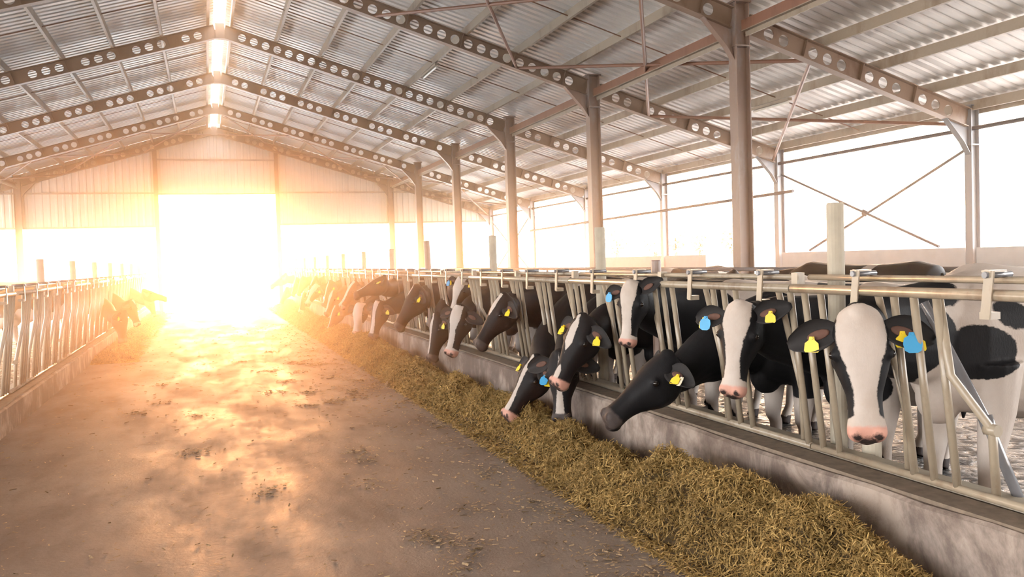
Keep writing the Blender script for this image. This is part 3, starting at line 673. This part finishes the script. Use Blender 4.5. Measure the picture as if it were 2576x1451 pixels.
# left row
cow(20.6, -1, (-1.52, 18.6, .80), (.0, -.09, -.99), (.93, -.25, .2), 'nearest cow of the left row, dark with its nose down in the hay', .018, NONE, None, False, 'y', '', .9, Lh=.60)
cow(22.2, -1, (-1.55, 20.9, .95), (.25, -.2, -.9), (.9, -.35, .2), 'second cow of the left row, dark ears and white poll behind the nearest one', .02, ((0, .05), (.1, .0), (.4, -.02)), None, True, '', '', .8)
cow(27.0, -1, (-1.6, 25.6, 1.10), (.84, .0, -.30), (.25, 0, .95), 'cow of the left row raising its head level toward the bright doorway', .022, NONE, None, False, '', '', .8, Lh=.62)
cow(28.5, -1, (-1.5, 27.3, .82), (.2, -.2, -.9), (.9, -.3, .2), 'farthest cow of the left row, eating beneath the raised head', .024, MBZ, .5, True, '', '', .6)
cow(34.0, -1, (-4.2, 33.4, 1.2), (.5, -.3, -.8), (.8, -.3, .4), 'cow standing far off in the left pen with a dark back', .03, NONE, None, False, '', '', .8, X=-5.6, rot=.3, head_free=True)

# panels, open locks where a neck passes
rights = [.886+3.07*k for k in range(12)]
for i, y in enumerate(rights):
    if y > YG-1.0: break
    oc = [k for k in range(4) if any(abs(y+.31+PITCH*k-s) < .34 for s in occ[1])]
    panel(1, y, .485, oc, 'tubular headlock panel on the right curb, '+(ordn(i) if i < 12 else 'last')+' from the camera', nearest=(i == 0))
for i in range(10):
    y = 4.46+3.24*i
    if y+3 > YG: break
    oc = [k for k in range(4) if any(abs(y+.31+PITCH*k-s) < .34 for s in occ[-1])]
    panel(-1, y, .27, oc, 'tubular headlock panel on the left curb, '+ordn(i)+' from the camera')

# ------------------------------------------------------------------ hay
def smooth_noise(y, seed, sc):
    g = np.random.RandomState(seed).uniform(-1, 1, 400); u = np.asarray(y)*sc+20; i = np.floor(u).astype(int); t = u-i; t = t*t*(3-2*t)
    return g[i % 400]*(1-t)+g[(i+1) % 400]*t
def hay(name, label, x0, x1, sgn, y0, y1, ns, lumps, amp=.26, straw=True):
    # x0 curb face, x1 nominal outer toe ; height field over (x, y)
    def H(x, y):
        u = (x-x0)/(x1-x0); wv = 1+.24*smooth_noise(y, 3, .9)+.12*smooth_noise(y, 4, 2.3)+.05*smooth_noise(y, 9, 7)
        u = u/wv; prof = np.where(u < .48, .42+.58*np.sin(np.clip(u/.48, 0, 1)*math.pi/2)**2, np.cos(np.clip((u-.48)/.52, 0, 1)*math.pi/2)**.8)
        h = amp*(.85+.30*smooth_noise(y+x*.7, 5, 1.3)+.25*smooth_noise(y-x*.8, 6, 3.2))
        for (lx, ly, r, hh) in lumps: h = h+hh*np.exp(-((x-lx)**2+(y-ly)**2)/(r*r))
        z = h*prof+.034*smooth_noise(y*1.0+x*3, 7, 6)*prof+.03*smooth_noise(y*2.1-x*9, 8, 5)*prof+.012*smooth_noise(y*8+x*23, 18, 3)*prof
        return np.where(u > 1, -.02, z)
    ny = int((y1-y0)/.035); nx = 36; X_ = np.linspace(x0, x0+(x1-x0)*1.35, nx); Y_ = np.linspace(y0, y1, ny)
    gx, gy = np.meshgrid(X_, Y_); ends = np.clip(np.minimum(gy-y0, y1-gy)/.5, 0, 1)**.5
    gz = H(gx, gy)*ends-.004
    vs = np.stack([gx, gy, gz], -1).reshape(-1, 3); fs = [(j*nx+i, j*nx+i+1, (j+1)*nx+i+1, (j+1)*nx+i) for j in range(ny-1) for i in range(nx-1)]
    mb = MB(); mb.v = [tuple(q) for q in vs]; mb.f = fs if sgn*(x1-x0) > 0 else [q[::-1] for q in fs]
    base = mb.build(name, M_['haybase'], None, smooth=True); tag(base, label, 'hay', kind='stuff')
    yy = y0+(y1-y0)*rng.rand(ns)**2.0; xx = x0+(x1-x0)*(rng.rand(ns)*1.22); zz = H(xx, yy)*np.clip(np.minimum(yy-y0, y1-yy)/.5, 0, 1)**.5
    keep = (zz > -.015) | (rng.rand(ns) < .25); xx, yy, zz = xx[keep], yy[keep], np.maximum(zz[keep], 0)
    n = len(xx); c = np.stack([xx, yy, zz+.004+rng.rand(n)*.02*(zz > .02)], -1)
    az = rng.rand(n)*6.28; el = rng.normal(0, .62, n)*(zz > .02); ln = rng.uniform(.012, .045, n)*(1+.05*yy); wd = rng.uniform(.0009, .0022, n)*(1+.13*yy)
    d = np.stack([np.cos(az)*np.cos(el), np.sin(az)*np.cos(el), np.sin(el)], -1)*ln[:, None]
    s = np.stack([-np.sin(az), np.cos(az), rng.normal(0, .5, n)], -1); s /= np.linalg.norm(s, axis=1)[:, None]; s *= wd[:, None]
    b = np.stack([rng.normal(0, .3, n), rng.normal(0, .3, n), rng.rand(n)*.5], -1)*ln[:, None]
    v6 = np.stack([c-d-s, c-d+s, c+b-s, c+b+s, c+d-s, c+d+s], 1)
    v6[..., 2] = np.maximum(v6[..., 2], .003)
    k = np.arange(n)*6; F = np.concatenate([np.stack([k, k+1, k+3, k+2], -1), np.stack([k+2, k+3, k+5, k+4], -1)]).tolist()
    me = bpy.data.meshes.new('stalks'); me.from_pydata(v6.reshape(-1, 3).tolist(), [], F); me.update()
    o = bpy.data.objects.new('stalks', me); COL.objects.link(o); o.parent = base; me.materials.append(M_['hay']); o['kind'] = 'stuff'
    return base
LU = [(2.68, 3.30, .22, .07), (2.62, 3.95, .20, .16), (2.70, 4.70, .24, .16), (2.55, 5.3, .2, .05), (2.62, 6.3, .3, .07), (2.4, 7.4, .45, .05), (2.55, 9.2, .3, .06)]
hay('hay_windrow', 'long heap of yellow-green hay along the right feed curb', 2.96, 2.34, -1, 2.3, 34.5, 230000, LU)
hay('hay_windrow', 'low strip of hay in front of the cows at the left curb', -1.97, -1.35, 1, 16.6, 34, 9000, [], .10)
def litter():
    n = 14000; yy = 2.6+22*rng.rand(n)**1.8; xx = rng.uniform(-1.9, 2.5, n); xx = np.where(rng.rand(n) < .6, 2.45-np.abs(rng.normal(0, .55, n)), xx)
    cl = rng.rand(n) < .38; cx_ = rng.randint(0, 70, n); CX = rng.uniform(-1.8, 2.4, 70); CX = np.where(rng.rand(70) < .6, rng.uniform(1.0, 2.3, 70), CX); CY = 3+rng.rand(70)**1.6*14
    xx = np.where(cl, CX[cx_]+rng.normal(0, .08, n), xx); yy = np.where(cl, CY[cx_]+rng.normal(0, .10, n), yy)
    xx = np.clip(xx, -1.95, 2.9); az = rng.rand(n)*6.28; ln = rng.uniform(.004, .018, n)*(1+.05*yy); wd = rng.uniform(.0012, .0035, n)*(1+.08*yy)
    c = np.stack([xx, yy, .004+rng.rand(n)*.006], -1); d = np.stack([np.cos(az), np.sin(az), rng.normal(0, .1, n)], -1)*ln[:, None]; s = np.stack([-np.sin(az), np.cos(az), rng.normal(0, .4, n)], -1)*wd[:, None]
    v = np.stack([c-d-s, c-d+s, c+d+s, c+d-s], 1); v[..., 2] = np.maximum(v[..., 2], .002)
    k = np.arange(n)*4; me = bpy.data.meshes.new('straw'); me.from_pydata(v.reshape(-1, 3).tolist(), [], np.stack([k, k+1, k+2, k+3], -1).tolist()); me.update()
    o = bpy.data.objects.new('scattered_straw', me); COL.objects.link(o); me.materials.append(M_['litter']); tag(o, 'loose straw and chaff scattered over the concrete alley', 'straw', kind='stuff')
litter()
# ------------------------------------------------------------------ haze volumes added to give the warm sun-flare glow
def haze(name, label, x0, x1, y0, y1, z0, z1, dens):
    hm = bpy.data.materials.new(name); hm.use_nodes = True; t_ = hm.node_tree; t_.nodes.clear()
    vo = t_.nodes.new('ShaderNodeVolumeScatter'); oo = t_.nodes.new('ShaderNodeOutputMaterial'); vo.inputs['Density'].default_value = dens; vo.inputs['Anisotropy'].default_value = HAZE_G
    vo.inputs['Color'].default_value = (*HAZE_COL, 1); t_.links.new(vo.outputs[0], oo.inputs['Volume'])
    tag(MB().box(((x0+x1)/2, (y0+y1)/2, (z0+z1)/2), (x1-x0, y1-y0, z1-z0)).build(name, hm), label, 'haze', kind='stuff')
haze('flare_haze', 'thin sunlit haze added through the barn for the warm flare glow', XLE-.2, XE+.2, 5.0, YG-.1, .01, 7.5, HAZE_DENSITY)
haze('door_flare_haze', 'denser sunlit haze added before the bright far door for the flare glow', -8, 6, 8.5, YG-.15, .02, 7.4, HAZE_DOOR)
